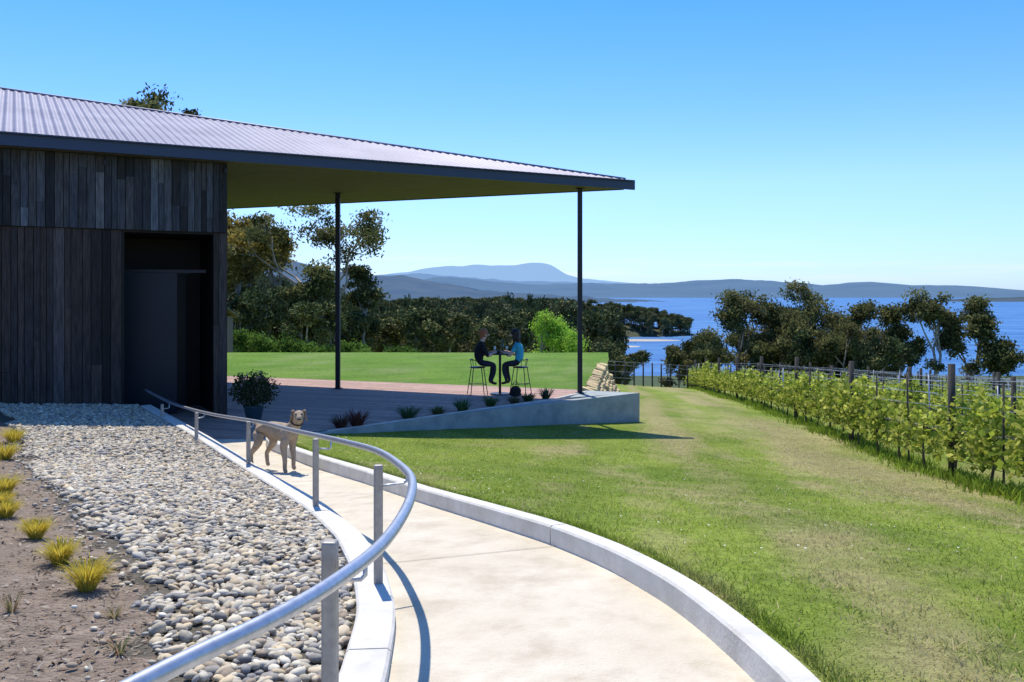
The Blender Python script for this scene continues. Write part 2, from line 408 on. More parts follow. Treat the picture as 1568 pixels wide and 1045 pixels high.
cols=np.array([(.24,.17,.11),(.13,.09,.065),(.40,.33,.24),(.30,.23,.16),(.46,.40,.31),(.20,.13,.08)])[RNG.integers(0,6,n)]*RNG.uniform(.7,1.2,(n,1))
Vv,Fv,Cv=leaves(np.stack([x,y,z],1),.004+.022*RNG.random(n)**2.5,cols,RNG,.35,2)
link(bpy.data.objects.new('bark_mulch',fast_mesh('bark_mulch',Vv,Fv,Cv,False,(M_chip,))))

# grass blades -----------------------------------------------------------
def blades(name,x,y,z,h,cols,mat,w=.0022,spread=.35):
    n=len(x);th=RNG.random(n)*2*np.pi
    lean=RNG.normal(0,spread,(n,2))*h[:,None]
    base=np.stack([x,y,z],1);dx=np.stack([np.cos(th),np.sin(th),np.zeros(n)],1)*(w*(1+h*8))[:,None]
    tip=base+np.stack([lean[:,0],lean[:,1],h],1)
    mid=base*.5+tip*.5;mid[:,2]+=h*.12
    Vv=np.stack([base-dx,base+dx,mid+dx*.8,tip,mid-dx*.8],1).reshape(-1,3)
    i=np.arange(n)*5
    F=np.concatenate([np.stack([i,i+1,i+2],1),np.stack([i,i+2,i+4],1),np.stack([i+4,i+2,i+3],1)])
    return link(bpy.data.objects.new(name,fast_mesh(name,Vv,F,np.repeat(cols,5,0),False,(mat,))))
N=280000
y=2.6+17*RNG.random(N)**1.6;x=RNG.uniform(-4,11,N)
ok=(x>xr(y)+.15)&(x<.72*y+1.0)&(lawn_z(x,y)>-3)
ok&=~((y>14.6)&(x<(-2.9+(y-15.4)*1.054)+.15))
x=x[ok];y=y[ok]
d=dry(x,y)
h=RNG.uniform(.008,.028,len(x))*(.4+1.2*vn(x,y,.22,3));z=lawn_z(x,y)-.002
cb=lawn_col(x,y)*RNG.uniform(.65,1.55,(len(x),1))
straw=RNG.random(len(x))<(.08+.36*d);cb[straw]=np.array([.50,.41,.22])*RNG.uniform(.7,1.2,(straw.sum(),1))
blades('grass_blades',x,y,z,h,cb,M_blade,.0024,.9)
n=9000;y=RNG.uniform(2.5,14,n);x=xr(y)+.13*np.sqrt(1.3)+np.abs(RNG.normal(0,.05,n))+.02
blades('kerb_grass',x,y,lawn_z(x,y)-.01,RNG.uniform(.02,.06,n),lawn_col(x,y)*RNG.uniform(.6,1.2,(n,1)),M_blade,.002,.5)
# dry clippings lying along the vine headland
n=9000;y=RNG.uniform(3,24,n);x=.1065*y+3.7+RNG.normal(0,.75,n);ok=(vn(x,y,.5,21)>.52)&(x<.62*y+.6);x=x[ok];y=y[ok];n=len(x)
Vv,Fv,Cv=leaves(np.stack([x,y,lawn_z(x,y)+RNG.uniform(.01,.03,n)],1),RNG.uniform(.012,.04,n),np.array([.48,.39,.21])*RNG.uniform(.6,1.2,(n,1)),RNG,.12,4)
link(bpy.data.objects.new('dry_clippings',fast_mesh('dry_clippings',Vv,Fv,Cv,False,(M_chip,))))
# daisies / clover flecks
n=900;y=RNG.uniform(5,18,n);x=RNG.uniform(-3,6,n);ok=(x>xr(y)+.3)&~((y>14)&(x<(-2.9+(y-15.4)*1.054)+.3))&(vn(x,y,1.1,12)>.5);x=x[ok];y=y[ok];n=len(x)
Vv,Fv,Cv=leaves(np.stack([x,y,lawn_z(x,y)+.02],1),RNG.uniform(.006,.011,n),np.array([.7,.7,.6])*np.ones((n,1)),RNG,.9,6)
link(bpy.data.objects.new('lawn_daisies',fast_mesh('lawn_daisies',Vv,Fv,Cv,False,(M_chip,))))

# ---------------------------------------------------------------- building
bld=empty('timber_winery_building')
e=Vector((-.8713,-.4907,0));nn=Vector((-.4907,.8713,0));T=Vector((2.8,21,0))
def WP(u,off=.5,z=0): p=T+e*u+nn*off;return Vector((p.x,p.y,z))
TAN=.296;ZE=5.06
us=np.arange(0.05,24,.032)
V=[];amp=.016
for u in us:
    t=.563*u; dz=amp*math.sin(2*math.pi*u/.16)
    a=WP(u,-.04,ZE-.004+dz);b_=WP(u,t,ZE+t*TAN+dz)
    V+=[a[:],b_[:]]
n=len(us);i=np.arange(n-1)*2
roof=fast_mesh('roof_sheets',V,np.stack([i,i+2,i+3,i+1],1),None,True,(M_roof,))
link(bpy.data.objects.new('roof_sheets',roof),bld)
b=Batch()
bd=Vector((-.915,.404,0))
def RG(u):t=.563*u;return WP(u,t,ZE+t*TAN)
bend=T+bd*21
b.add([Vector((T.x,T.y,ZE)),RG(24),Vector((bend.x,bend.y,ZE))],[(0,1,2)],m=0)
b.obj('roof_back_sheets',[M_roof],bld)
b=Batch()
b.tube([RG(u)+Vector((0,0,.0)) for u in (0.1,8,16,24)],.045,8)
b.obj('ridge_cap',[M_roof],bld)
b=Batch()
P1=WP(24,0.06);bb=T+bd*21
b.prism([(T.x-.1,T.y),(bb.x,bb.y-.06),(P1.x,P1.y)],4.86,4.90)
b.obj('soffit',[M_soffit],bld)
b=Batch()
c=(WP(-.12,0)+WP(24,0))/2;c.z=4.955
b.box(c,e*(12.06),nn*.03,(0,0,.115))
bp=Vector((bd.y,-bd.x,0));c=(T+bd*21/2);c.z=4.955
b.box(c+bd*.06,bd*10.4,bp*.03,(0,0,.112))
b.obj('fascia',[M_fascia],bld,.004)
b=Batch();c=(WP(-.1,-.06)+WP(24,-.06))/2;c.z=5.045
b.box(c,e*12,nn*.035,(0,0,.012));b.obj('gutter_lip',[M_fascia],bld)
b=Batch();r=random.Random(5)
def tone(up):
    k=r.choice([.35,.6,.75,.9,1,1,1.3,2.0]); w=r.random()
    base=Vector((.052,.060,.072))*(1-w)+Vector((.064,.064,.066))*w if up else Vector((.056,.041,.032))*(1-w)+Vector((.044,.037,.035))*w
    return tuple(base*k)
u=9.19
while u<20:
    w=r.choice([.09,.12,.14,.14])
    breaks=sorted([r.uniform(3.7,4.7)] if r.random()<.6 else [])
    zs=[3.54]+breaks+[4.85]
    for k in range(len(zs)-1):
        off=.44-r.uniform(0,.022)
        c=WP(u+w/2,off,(zs[k]+zs[k+1])/2)
        b.box(c,e*(w/2-.005),nn*.014,(0,0,(zs[k+1]-zs[k])/2-.002),tone(1))
    u+=w
u=9.19
while u<20:
    w=r.choice([.10,.14,.14,.18])
    if not (9.42<u+w/2<10.98):
        zs=[-.2]+([r.uniform(.8,3)] if r.random()<.5 else [])+[3.535]
        for k in range(len(zs)-1):
            c=WP(u+w/2,.50-r.uniform(0,.022),(zs[k]+zs[k+1])/2)
            b.box(c,e*(w/2-.005),nn*.014,(0,0,(zs[k+1]-zs[k])/2-.002),tone(0))
    u+=w
b.obj('wall_boards',[M_board],bld)
b=Batch()
def wallbox(u0,u1,o0,o1,z0,z1,m=0,col=(1,1,1)):
    c=(WP(u0,o0)+WP(u1,o1))/2;c.z=(z0+z1)/2
    b.box(c,e*((u1-u0)/2),nn*((o1-o0)/2),(0,0,(z1-z0)/2),col,m)
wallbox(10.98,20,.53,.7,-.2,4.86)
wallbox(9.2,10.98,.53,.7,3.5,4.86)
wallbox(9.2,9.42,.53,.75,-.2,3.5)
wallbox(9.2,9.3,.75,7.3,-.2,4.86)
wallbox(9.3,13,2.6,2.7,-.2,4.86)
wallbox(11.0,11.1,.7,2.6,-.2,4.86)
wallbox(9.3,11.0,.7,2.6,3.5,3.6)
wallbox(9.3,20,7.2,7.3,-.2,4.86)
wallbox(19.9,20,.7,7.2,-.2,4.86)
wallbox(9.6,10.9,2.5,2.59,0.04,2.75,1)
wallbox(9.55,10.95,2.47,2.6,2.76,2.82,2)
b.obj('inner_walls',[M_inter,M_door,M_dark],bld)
b=Batch()
o=.5
while o<7.2:
    w=.14;c=WP(9.185,o+w/2,2.3);b.box(c,e*.012,nn*(w/2-.004),(0,0,2.5),tone(0));o+=w
b.obj('end_wall_boards',[M_board],bld)
b=Batch()
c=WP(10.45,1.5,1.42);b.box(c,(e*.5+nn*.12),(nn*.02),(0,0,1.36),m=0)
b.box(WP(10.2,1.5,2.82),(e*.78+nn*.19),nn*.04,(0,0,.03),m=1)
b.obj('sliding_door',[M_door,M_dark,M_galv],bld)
b=Batch()
for (x,y) in ((-4.3,21.9),(1.6,20.9)):
    b.bx(x-.055,x+.055,y-.055,y+.055,.03,4.86)
    b.bx(x-.1,x+.1,y-.1,y+.1,.034,.05)
    b.bx(x-.1,x+.1,y-.1,y+.1,4.84,4.857)
b.obj('verandah_posts',[M_dark],bld,.004)
b=Batch()
for u in (11.3,9.22): b.box(WP(u,.40,4.72),e*.03,nn*.03,(0,0,.05))
b.obj('wall_fittings',[M_dark],bld)

# deck ---------------------------------------------------------------
deck=empty('timber_deck')
poly=[(-5.25,14.05),(-3.95,14.33),(-3.2,15.2),(-1.78,16.8),(.97,19.9),(1.75,21.3),(1.55,21.65),(-8.2,25.2),(-11.5,23.5),(-9,17.5),(-6.65,16.1)]
dv=Vector((-.939,.345));pv=Vector((.345,.939))
P2=[Vector(p) for p in poly]
b=Batch();w=.14;s=min(p.dot(pv) for p in P2)
smax=max(p.dot(pv) for p in P2)
while s<smax:
    ts=[]
    sm=s+w/2
    for i in range(len(P2)):
        a,c=P2[i],P2[(i+1)%len(P2)]
        da,dc=a.dot(pv)-sm,c.dot(pv)-sm
        if da*dc<0:
            f=da/(da-dc);ts.append((a+(c-a)*f).dot(dv))
    ts.sort()
    for k in range(0,len(ts)-1,2):
        t0,t1=ts[k],ts[k+1]
        cuts=[t0];q=t0+r.uniform(.5,3.6)
        while q<t1: cuts.append(q);q+=3.6
        cuts.append(t1)
        for q0,q1 in zip(cuts,cuts[1:]):
            c=dv*((q0+q1)/2)+pv*sm;g=r.uniform(.8,1.2)
            b.box((c.x,c.y,.018),(dv.x*((q1-q0)/2-.002),dv.y*((q1-q0)/2-.002),0),(pv.x*(w/2-.004),pv.y*(w/2-.004),0),(0,0,.012),(.44*g,.29*g,.23*g))
    s+=w
b.obj('boards',[M_deck],deck)
b=Batch();b.prism(poly,-.6,.002);b.obj('joist_frame',[M_inter],deck)

b=Batch()
line=[(-3.75,14.45),(-2.9,15.35),(-1.1,17.35),(3.02,21.0)]
back=[(-3.85,14.6),(-3.03,15.5),(-1.24,17.5),(2.3,20.62)]
for i in range(3):
    q=[line[i],line[i+1],back[i+1],back[i]]
    b.prism(q,-1.3,.03)
b.prism([(2.3,20.62),(3.02,21.0),(1.8,21.55),(1.3,20.1)],-1.3,.027)
b.obj('concrete_retaining_wall',[M_wallc])
b=Batch();b.prism([(-3.85,14.6),(-3.03,15.5),(-1.24,17.5),(2.25,20.6),(1.3,20.15),(.97,19.9),(-1.78,16.8),(-3.2,15.2)],-.3,-.015)
b.obj('garden_bed',[M_soil])
b=Batch()
for p,q in zip([(-3.2,15.2),(-1.78,16.8),(.97,19.9)],[(-1.78,16.8),(.97,19.9),(1.72,21.2)]):
    d=Vector((q[0]-p[0],q[1]-p[1],0));L_=d.length;d.normalize();pp=Vector((d.y,-d.x,0))
    b.box(Vector(((p[0]+q[0])/2,(p[1]+q[1])/2,.0))+pp*.05,d*(L_/2),pp*.03,(0,0,.045))
b.obj('deck_edging',[M_kerb])
b=Batch();r=random.Random(8)
for course in range(0,6):
    y=21.85+course*.1
    while y<30.0:
        Lb=r.uniform(.22,.5)
        xw=float(wallx(y+Lb/2))-.14+course*.085
        z1=-.02-course*.16
        k=r.uniform(.6,1.1);cc=(.66*k,.52*k*r.uniform(.92,1.05),.27*k)
        d=Vector((.15+r.uniform(-.1,.1),1,r.uniform(-.05,.05))).normalized();p=Vector((1,-.15,-.2)).normalized()
        b.box((xw+r.uniform(-.04,.04),y+Lb/2,z1-.08+r.uniform(-.03,.02)),d*(Lb/2-.012),(p+Vector((0,0,r.uniform(-.2,.1))))*.15,Vector((r.uniform(-.1,.1),0,1))*.10,cc)
        y+=Lb
b.obj('stone_retaining_wall',[M_stone],None,.03)

# handrail ----------------------------------------------------------------
rail=empty('handrail')
rp=[(-2.1,-1.6,1.72),(-1.62,-.6,1.7),(-1.2,.5,1.66),(-.92,1.25,1.64),(-.73,1.8,1.62),(-.58,2.15,1.61),(-.485,2.5,1.595),(-.43,3.0,1.56),(-.43,3.7,1.525),(-.50,4.4,1.48),(-.66,5.1,1.42),(-.84,5.7,1.37),(-1.05,6.3,1.305),(-1.47,7.2,1.215),(-2.2,8.8,1.04),(-3.0,10.5,.87),(-4.3,12.6,.68),(-5.5,14.4,.6),(-6.55,15.85,.66)]
def catmull(P,k=8):
    P=[Vector(p) for p in P];out=[]
    for i in range(len(P)-1):
        p0=P[max(i-1,0)];p1=P[i];p2=P[i+1];p3=P[min(i+2,len(P)-1)]
        for j in range(k):
            t=j/k
            out.append(.5*((2*p1)+(p2-p0)*t+(2*p0-5*p1+4*p2-p3)*t*t+(-p0+3*p1-3*p2+p3)*t**3))
    out.append(P[-1]);return out
rc=catmull(rp)
b=Batch();b.tube(rc,.0215,16);b.obj('rail_tube',[M_galv],rail)
b=Batch()
pst=[(-2.02,-1.0,1.75),(-1.08,.95,1.69),(-.558,2.72,1.64),(-.692,4.59,1.51),(-1.60,7.23,1.21),(-3.15,10.6,.86),(-4.5,12.65,.69),(-5.72,14.5,.58)]
for (x,y,zt) in pst:
    t=tang(xl,y);s_=Vector((t.y,-t.x,0));z0=float(zl_(y))-.01
    c=Vector((x,y,(z0+zt)/2))
    b.box(c,s_*.023,t*.023,(0,0,(zt-z0)/2))
b.obj('posts',[M_post_r],rail,.008)
b=Batch()
for (x,y,zt) in pst:
    q=min(rc,key=lambda v:(v.x-x)**2+(v.y-y)**2)
    P=Vector((x,y,min(zt-.08,q.z-.06)));m=Vector((q.x,q.y,P.z))
    b.tube([P,(P*.5+m*.5),P*.12+m*.88,m+Vector((0,0,.012)),Vector((q.x,q.y,q.z-.01))],.0075,8)
b.obj('brackets',[M_galv],rail)

# ---------------------------------------------------------------- plants
def tuft(name,x,y,z,h,w,n,c1,c2,bw=.004,up=.5,parent=None):
    rg=np.random.default_rng(int(abs(x*917+y*131)));V=[];C=[];F=[]
    for i in range(n):
        th=rg.random()*6.283;rad=w*math.sqrt(rg.random())
        hh=h*rg.uniform(.55,1.05);d=np.array([math.cos(th),math.sin(th),0])
        base=np.array([x,y,z])+d*rad*.25;p=np.array([-d[1],d[0],0])*bw
        k=rg.random();c=np.array(c1)*(1-k)+np.array(c2)*k
        o=len(V);pts=[base,base+d*rad*.35+np.array([0,0,hh*.55]),base+d*rad*.8+np.array([0,0,hh*.9]),base+d*rad*1.15+np.array([0,0,hh*(1.0 if rg.random()<up else .8)])]
        for q,ww in zip(pts,(1,.9,.6,.1)): V+=[q-p*ww,q+p*ww];C+=[c,c]
        F+=[(o,o+1,o+3,o+2),(o+2,o+3,o+5,o+4),(o+4,o+5,o+7,o+6)]
    return link(bpy.data.objects.new(name,fast_mesh(name,V,F,C,False,(M_blade,))),parent)
Yc=((.56,.42,.05),(.38,.35,.07))
for (x,y,h,w) in [(-2.06,4.3,.16,.115),(-2.42,4.75,.14,.105),(-2.87,5.35,.13,.10),(-3.42,6.0,.13,.10),(-4.0,7.0,.15,.13),(-5.6,9.8,.19,.17),(-6.35,11.3,.2,.17),(-3.75,6.5,.1,.1),(-5.0,8.4,.14,.12)]:
    tuft('yellow_grass_tuft',x,y,float(bed_z(x,y))-.01,h,w,420,*Yc,bw=.0024,up=.8)
for (x,y,h) in [(-1.62,2.95,.1),(-2.2,3.9,.09),(-1.55,3.5,.07),(-1.95,3.1,.05),(-2.6,4.3,.05),(-1.75,3.9,.06),(-1.45,2.6,.05)]:
    tuft('small_weed',x,y,float(bed_z(x,y))-.01,h,.05,34,(.34,.20,.13),(.22,.24,.10),bw=.003)
for (x,y,h,w,c1,c2) in [(-2.75,15.75,.34,.26,(.15,.05,.04),(.09,.05,.04)),(-3.0,15.55,.28,.2,(.15,.05,.04),(.07,.07,.04)),(-1.95,16.75,.3,.3,(.05,.10,.05),(.08,.14,.06)),(-1.0,17.8,.3,.24,(.05,.11,.04),(.08,.15,.06)),(-.45,18.55,.26,.22,(.08,.14,.04),(.05,.1,.04)),(.35,19.35,.24,.2,(.06,.12,.04),(.06,.08,.04)),(.75,19.75,.3,.2,(.06,.10,.05),(.05,.08,.05)),(-1.45,17.3,.2,.2,(.12,.13,.05),(.08,.1,.04)),(.05,19.0,.2,.18,(.12,.08,.05),(.08,.1,.04))]:
    tuft('flax_plant',x,y,-.02,h,w,150,c1,c2,bw=.008)

# generic tree ----------------------------------------------------------
def tree_mesh(seed,H,Rr,tf=.3,depth=4,cr=.9,nleaf=90,leaf=.16,pal=((.05,.06,.022),(.075,.085,.035),(.035,.045,.018)),flat=.6,bark=(1,1,1),lean=(0,0),spread=.6,trunk=.022,kmin=2,kmax=4,low=0,lm_=None):
    rg=np.random.default_rng(seed);b=Batch();tips=[];segs=[]
    def grow(p,d,L,rad,dep):
        mid=p+d*L*.5+rg.normal(0,.045*L,3);e_=p+d*L+rg.normal(0,.06*L,3)
        segs.append((p,mid,e_,rad,dep))
        if dep==0: tips.append(e_);return
        if dep<=2 and rg.random()<.45: tips.append(e_+rg.normal(0,.1*L,3))
        if low and dep>=depth-1:
            for _q in range(low): tips.append(mid+rg.normal(0,.22*L,3)*np.array([1.6,1.6,.8])*(1 if dep==depth else .6))
        for i in range(rg.integers(kmin,kmax)):
            a=rg.normal(0,1,3);a-=d*a.dot(d);a/=np.linalg.norm(a);s=rg.uniform(.35,1)*spread*1.3
            nd=d*math.cos(s)+a*math.sin(s)+np.array([0,0,.12]);nd/=np.linalg.norm(nd)
            grow(e_,nd,L*rg.uniform(.6,.88),rad*.64,dep-1)
    d0=np.array([lean[0],lean[1],1.]);d0/=np.linalg.norm(d0)
    grow(np.zeros(3),d0,tf,.02,depth)
    tp=np.array(tips);sz=(H-cr*.5)/tp[:,2].max()
    rad=np.percentile(np.linalg.norm(tp[:,:2],axis=1),88);sx=(Rr-cr*.4)/max(rad,1e-3)
    S=np.array([sx,sx,sz])
    for p,m,e_,rd,dep in segs:
        r0=max(H*trunk*(.64**(depth-dep)),.018)
        b.tube([Vector(p*S),Vector(m*S),Vector(e_*S)],[r0,r0*.85,r0*.66],7 if dep>1 else 4,bark,cap=False)
    tm=b.mesh('trunk',[M_bark])
    tp=tp*S;P=[];Cc=[]
    pal=np.array(pal)
    for t in tp:
        k=int(nleaf*rg.uniform(.5,1.35));q=rg.normal(0,1,(k,3));q/=np.linalg.norm(q,axis=1)[:,None]
        q*=(rg.random((k,1))**.45)*cr*rg.uniform(.6,1.2);q[:,2]*=flat
        q*=(.65+.7*rg.random((k,1)))
        P.append(t+q);base=pal[rg.integers(0,len(pal))]*rg.uniform(.6,1.4)
        Cc.append(base*rg.uniform(.7,1.35,(k,1)))
    P=np.concatenate(P);Cc=np.concatenate(Cc)
    Vv,Fv,Cv=leaves(P,leaf*rg.uniform(.6,1.3,len(P)),Cc,rg,.42,0,.6)
    lm=fast_mesh('foliage',Vv,Fv,Cv,False,(lm_ or M_leaf,))
    return tm,lm
def place(name,tm,lm,x,y,z,s=(1,1,1),rot=0,parent=None):
    if parent is None:
        o=empty(name,(x,y,z));o.scale=s;o.rotation_euler=(0,0,rot)
        a=bpy.data.objects.new('trunk',tm);link(a,o);c=bpy.data.objects.new('foliage',lm);link(c,o);return o
    for nme,m in (('trunk',tm),('foliage',lm)):
        a=bpy.data.objects.new(name+'_'+nme,m);a.location=(x,y,z);a.scale=s;a.rotation_euler=(0,0,rot);link(a,parent)
G=lambda x,y:float(lawn_z(x,y))
def gum(name,x,y,ztop,R,seed,**k):
    z=G(x,y)-.3
    tm,lm=tree_mesh(seed,ztop-z,R,**k);return place(name,tm,lm,x,y,z)
YEL=((.14,.11,.025),(.12,.10,.03),(.08,.08,.03),(.18,.14,.035))
OLV=((.055,.060,.022),(.080,.082,.032),(.038,.045,.018),(.10,.095,.04))
gum('gum_tree',-16.6,72,9.8,8.0,21,tf=.26,depth=5,cr=1.2,nleaf=150,leaf=.17,pal=OLV,bark=(1.2,1.15,1.1),spread=.6,lean=(.08,0))
gum('gum_tree',-19.6,78,9.2,4.2,28,tf=.3,depth=5,cr=1.1,nleaf=110,leaf=.18,pal=YEL,flat=.8)
gum('gum_tree',-23.5,75,10.0,4.2,22,tf=.18,depth=4,cr=1.5,nleaf=300,leaf=.19,pal=YEL,low=3,flat=.85)
gum('gum_tree',-21.2,70,7.5,3.4,23,tf=.18,depth=4,cr=1.3,nleaf=250,leaf=.18,pal=YEL,low=3,flat=.85)
gum('gum_tree',-27.5,74,10.4,4.4,24,tf=.2,depth=4,cr=1.6,nleaf=240,leaf=.2,pal=YEL,low=2)
gum('gum_tree',-12.2,74,4.9,2.8,25,tf=.34,depth=4,cr=.95,nleaf=130,leaf=.17,pal=OLV)
gum('gum_tree',-15.0,66,4.6,2.6,26,tf=.2,depth=4,cr=1.0,nleaf=150,leaf=.18,pal=OLV,low=2)
gum('gum_tree',-27.2,70,18.2,4.2,27,tf=.35,depth=4,cr=1.3,nleaf=200,leaf=.2,pal=OLV)
def rt(x,y,ztop,R,seed,**k):
    d_=dict(tf=.2,depth=5,cr=1.35,nleaf=100,leaf=.22,pal=OLV,flat=.62,low=3,bark=(1.2,1.15,1.1));d_.update(k)
    return gum('gum_tree',x,y,ztop,R,seed,**d_)
rt(28.2,110,3.0,5.0,131)
rt(36.6,110,4.2,5.0,132,cr=1.6)
rt(42.5,108,1.6,5.2,133)
rt(33.0,104,.4,4.8,136)
rt(25.0,106,-1.8,3.8,137,depth=4,nleaf=150)
rt(38.5,103,-1.0,4.6,141,depth=4,nleaf=150)
rt(45.8,110,-1.6,3.4,138,depth=4,nleaf=150)
rt(47.8,100,2.9,3.8,134,cr=1.1,nleaf=80,low=2)
rt(52.6,101,2.0,3.4,135,cr=1.1,nleaf=80,low=2)
rt(53.5,98,-2.4,2.8,142,depth=4,nleaf=110)
rt(22.0,100,-3.6,2.8,139,depth=4,cr=1.0,nleaf=110)
rt(17.0,100,-3.4,2.2,140,depth=4,cr=.8,nleaf=60)
rt(30.5,118,-1.8,3.8,143,depth=4,nleaf=150)
LG=((.17,.26,.035),(.13,.22,.03),(.20,.29,.05))
for (x,y,zt,R,sd_) in ((1.5,58,1.2,1.7,51),(3.0,59,.6,1.6,52),(4.1,57,-.1,.9,53)):
    z=G(x,y)-.3;tm,lm=tree_mesh(sd_,zt-z,R,tf=.15,depth=4,cr=.6,nleaf=110,leaf=.08,pal=LG,low=3,flat=.9,spread=.45);place('poplar_tree',tm,lm,x,y,z)
for i,(x,y,zt,R) in enumerate([(-12.5,46,.0,1.2),(-10.6,46,-.1,1.2),(-9.0,47,-.2,1.2),(-7.6,47,-.45,1.1),(-14.3,47,.3,1.2),(-5.8,48,-.65,1.0)]):
    z=G(x,y)-.2;tm,lm=tree_mesh(60+i,zt-z,R,tf=.12,depth=3,cr=.55,nleaf=220,leaf=.09,pal=((.05,.085,.015),(.07,.115,.022),(.035,.065,.015)),low=2,flat=.9);place('green_shrub',tm,lm,x,y,z)
FV=[]
for i in range(6):
    FV.append(tree_mesh(80+i,15,4.6,tf=.16+.03*(i%3),depth=4,cr=1.6,nleaf=85,leaf=.36,pal=OLV if i%3 else ((.075,.07,.03),(.10,.09,.04),(.05,.055,.025)),low=2,flat=.7,bark=(1.3,1.25,1.2),lm_=M_leafd))
forest=empty('distant_forest')
rf=random.Random(4)
def fo(x,y,ztop,z=None,sx=None):
    z=G(x,y)-.5 if z is None else z
    s=max((ztop-z)/15,.2);tm,lm=FV[rf.randrange(6)];w=sx or s*rf.uniform(.85,1.2)
    place('tree',tm,lm,x,y,z,(w,w,s),rf.random()*6.28,forest)
def topy(px):
    return np.interp(px,[-.36,-.26,-.2,-.15,-.1,-.03,0,.03,.08,.13,.2],[.03,.02,.006,-.004,-.008,-.006,-.002,-.004,-.012,-.02,-.05])
for k in range(150):
    y=rf.uniform(115,210);t=rf.uniform(-.36,.11);el_=float(topy(t))-rf.uniform(-.002,.018)*(1 if y>140 else 1.6)
    fo(t*y,y,2.4+el_*y,sx=rf.uniform(.5,.9))
for k in range(55):
    y=rf.uniform(72,105);t=rf.uniform(-.34,-.0);el_=float(topy(t))-rf.uniform(.012,.035)
    fo(t*y,y,2.4+el_*y,sx=rf.uniform(.35,.6))
for k in range(60):
    y=rf.uniform(80,100);t=rf.uniform(-.02,.13);el_=-.05-rf.uniform(0,.025)
    fo(t*y,y,2.4+el_*y,sx=rf.uniform(.3,.45))
for k in range(26):
    y=rf.uniform(62,76);t=rf.uniform(-.36,-.2);el_=rf.uniform(-.03,.01)
    fo(t*y,y,2.4+el_*y,sx=rf.uniform(.3,.45))
for k in range(34):
    y=rf.uniform(100,120);t=rf.uniform(.20,.44)
    fo(t*y,y,rf.uniform(-5.0,-2.2),sx=rf.uniform(.35,.6))

# ---------------------------------------------------------------- sea, headland, hills
M_sea=bpy.data.materials.new('sea_water');M_sea.use_nodes=True
nt=M_sea.node_tree;p=nt.nodes['Principled BSDF'];p.inputs['Roughness'].default_value=.5;p.inputs['Specular IOR Level'].default_value=.2
g=nt.nodes.new('ShaderNodeNewGeometry');mp=nt.nodes.new('ShaderNodeMapping');mp.inputs['Scale'].default_value=(.004,.012,.02)
nz=nt.nodes.new('ShaderNodeTexNoise');nz.inputs['Scale'].default_value=3;nz.inputs['Detail'].default_value=10
rr=nt.nodes.new('ShaderNodeValToRGB');rr.color_ramp.elements[0].color=(.032,.13,.33,1);rr.color_ramp.elements[1].color=(.085,.23,.45,1);rr.color_ramp.elements[0].position=.38;rr.color_ramp.elements[1].position=.68
bu=nt.nodes.new('ShaderNodeBump');bu.inputs['Strength'].default_value=.6;bu.inputs['Distance'].default_value=2
nt.links.new(g.outputs['Position'],mp.inputs[0]);nt.links.new(mp.outputs[0],nz.inputs['Vector']);nt.links.new(nz.outputs['Fac'],rr.inputs[0]);nt.links.new(rr.outputs[0],p.inputs['Base Color'])
nt.links.new(nz.outputs['Fac'],bu.inputs['Height']);nt.links.new(bu.outputs[0],p.inputs['Normal'])
b=Batch();b.add([(-40000,300,-40),(40000,300,-40),(40000,45000,-40),(-40000,45000,-40)],[(0,1,2,3)]);b.obj('sea_water',[M_sea])
M_far=pm('headland_ground',(.05,.06,.03),(.07,.08,.04),.05,.9)
M_sand=pm('tidal_sand',(.42,.36,.27),(.50,.45,.36),.1,.9)
def bump(name,cx,cy,rx,ry,h,mat,z0=-41):
    V=[];n=40
    for j in range(n):
        for i in range(n):
            u=-1+2*i/(n-1);v=-1+2*j/(n-1);d=math.sqrt(u*u+v*v)
            V.append((cx+u*rx,cy+v*ry,z0+h*max(0,1-d**3)))
    ii,jj=np.meshgrid(np.arange(n-1),np.arange(n-1),indexing='ij');a=(ii*n+jj).ravel()
    link(bpy.data.objects.new(name,fast_mesh(name,V,np.stack([a,a+1,a+n+1,a+n],1),None,True,(mat,))))
bump('wooded_headland',-30,900,222,70,17,M_far)
bump('tidal_flat',108,790,58,24,1.6,M_sand)
bump('tidal_flat',62,700,60,26,1.4,M_sand)
hf=empty('headland_forest')
for k in range(420):
    u=rf.uniform(-.5,1);v=rf.uniform(-1,.4)
    if u*u+v*v>.97: continue
    x=-30+u*217;y=900+v*68;zg=-41+17*max(0,1-(u*u+v*v)**1.5)
    hh=rf.uniform(16,24)*(1-.25*abs(max(u,0))**4);s=hh/15;tm,lm=FV[rf.randrange(6)]
    place('tree',tm,lm,x,y,zg-1,(s*1.25,s*1.25,s),rf.random()*6,hf)
def ridge(name,pts,Y,mat,rough,base=-42,depth=.25,seed=0):
    pts=np.array(pts,float)
    xs=np.linspace(pts[0,0],pts[-1,0],300);zs=np.interp(xs,pts[:,0],pts[:,1])
    k=np.hanning(11);k/=k.sum();zs=np.convolve(np.pad(zs,5,mode='edge'),k,'valid')
    span=xs[-1]-xs[0]
    zs=zs+rough*(vn(xs,xs*0,span/60,seed)-.5)+rough*.4*(vn(xs,xs*0,span/200,seed+1)-.5)
    V=[];m=14
    for j in range(m):
        t=j/(m-1)*2-1
        f=1-abs(t)**1.4
        yy=Y*(1+depth*t)
        nzv=vn(xs,np.full_like(xs,t*span*.1),span/40,seed+3)
        zz=base+(zs-base)*f*(1-(.25*nzv*(1-f)))
        V+=list(zip(xs,[yy]*300,zz))
    ii,jj=np.meshgrid(np.arange(m-1),np.arange(299),indexing='ij');a=(ii*300+jj).ravel()
    link(bpy.data.objects.new(name,fast_mesh(name,V,np.stack([a,a+1,a+301,a+300],1),None,True,(mat,))))
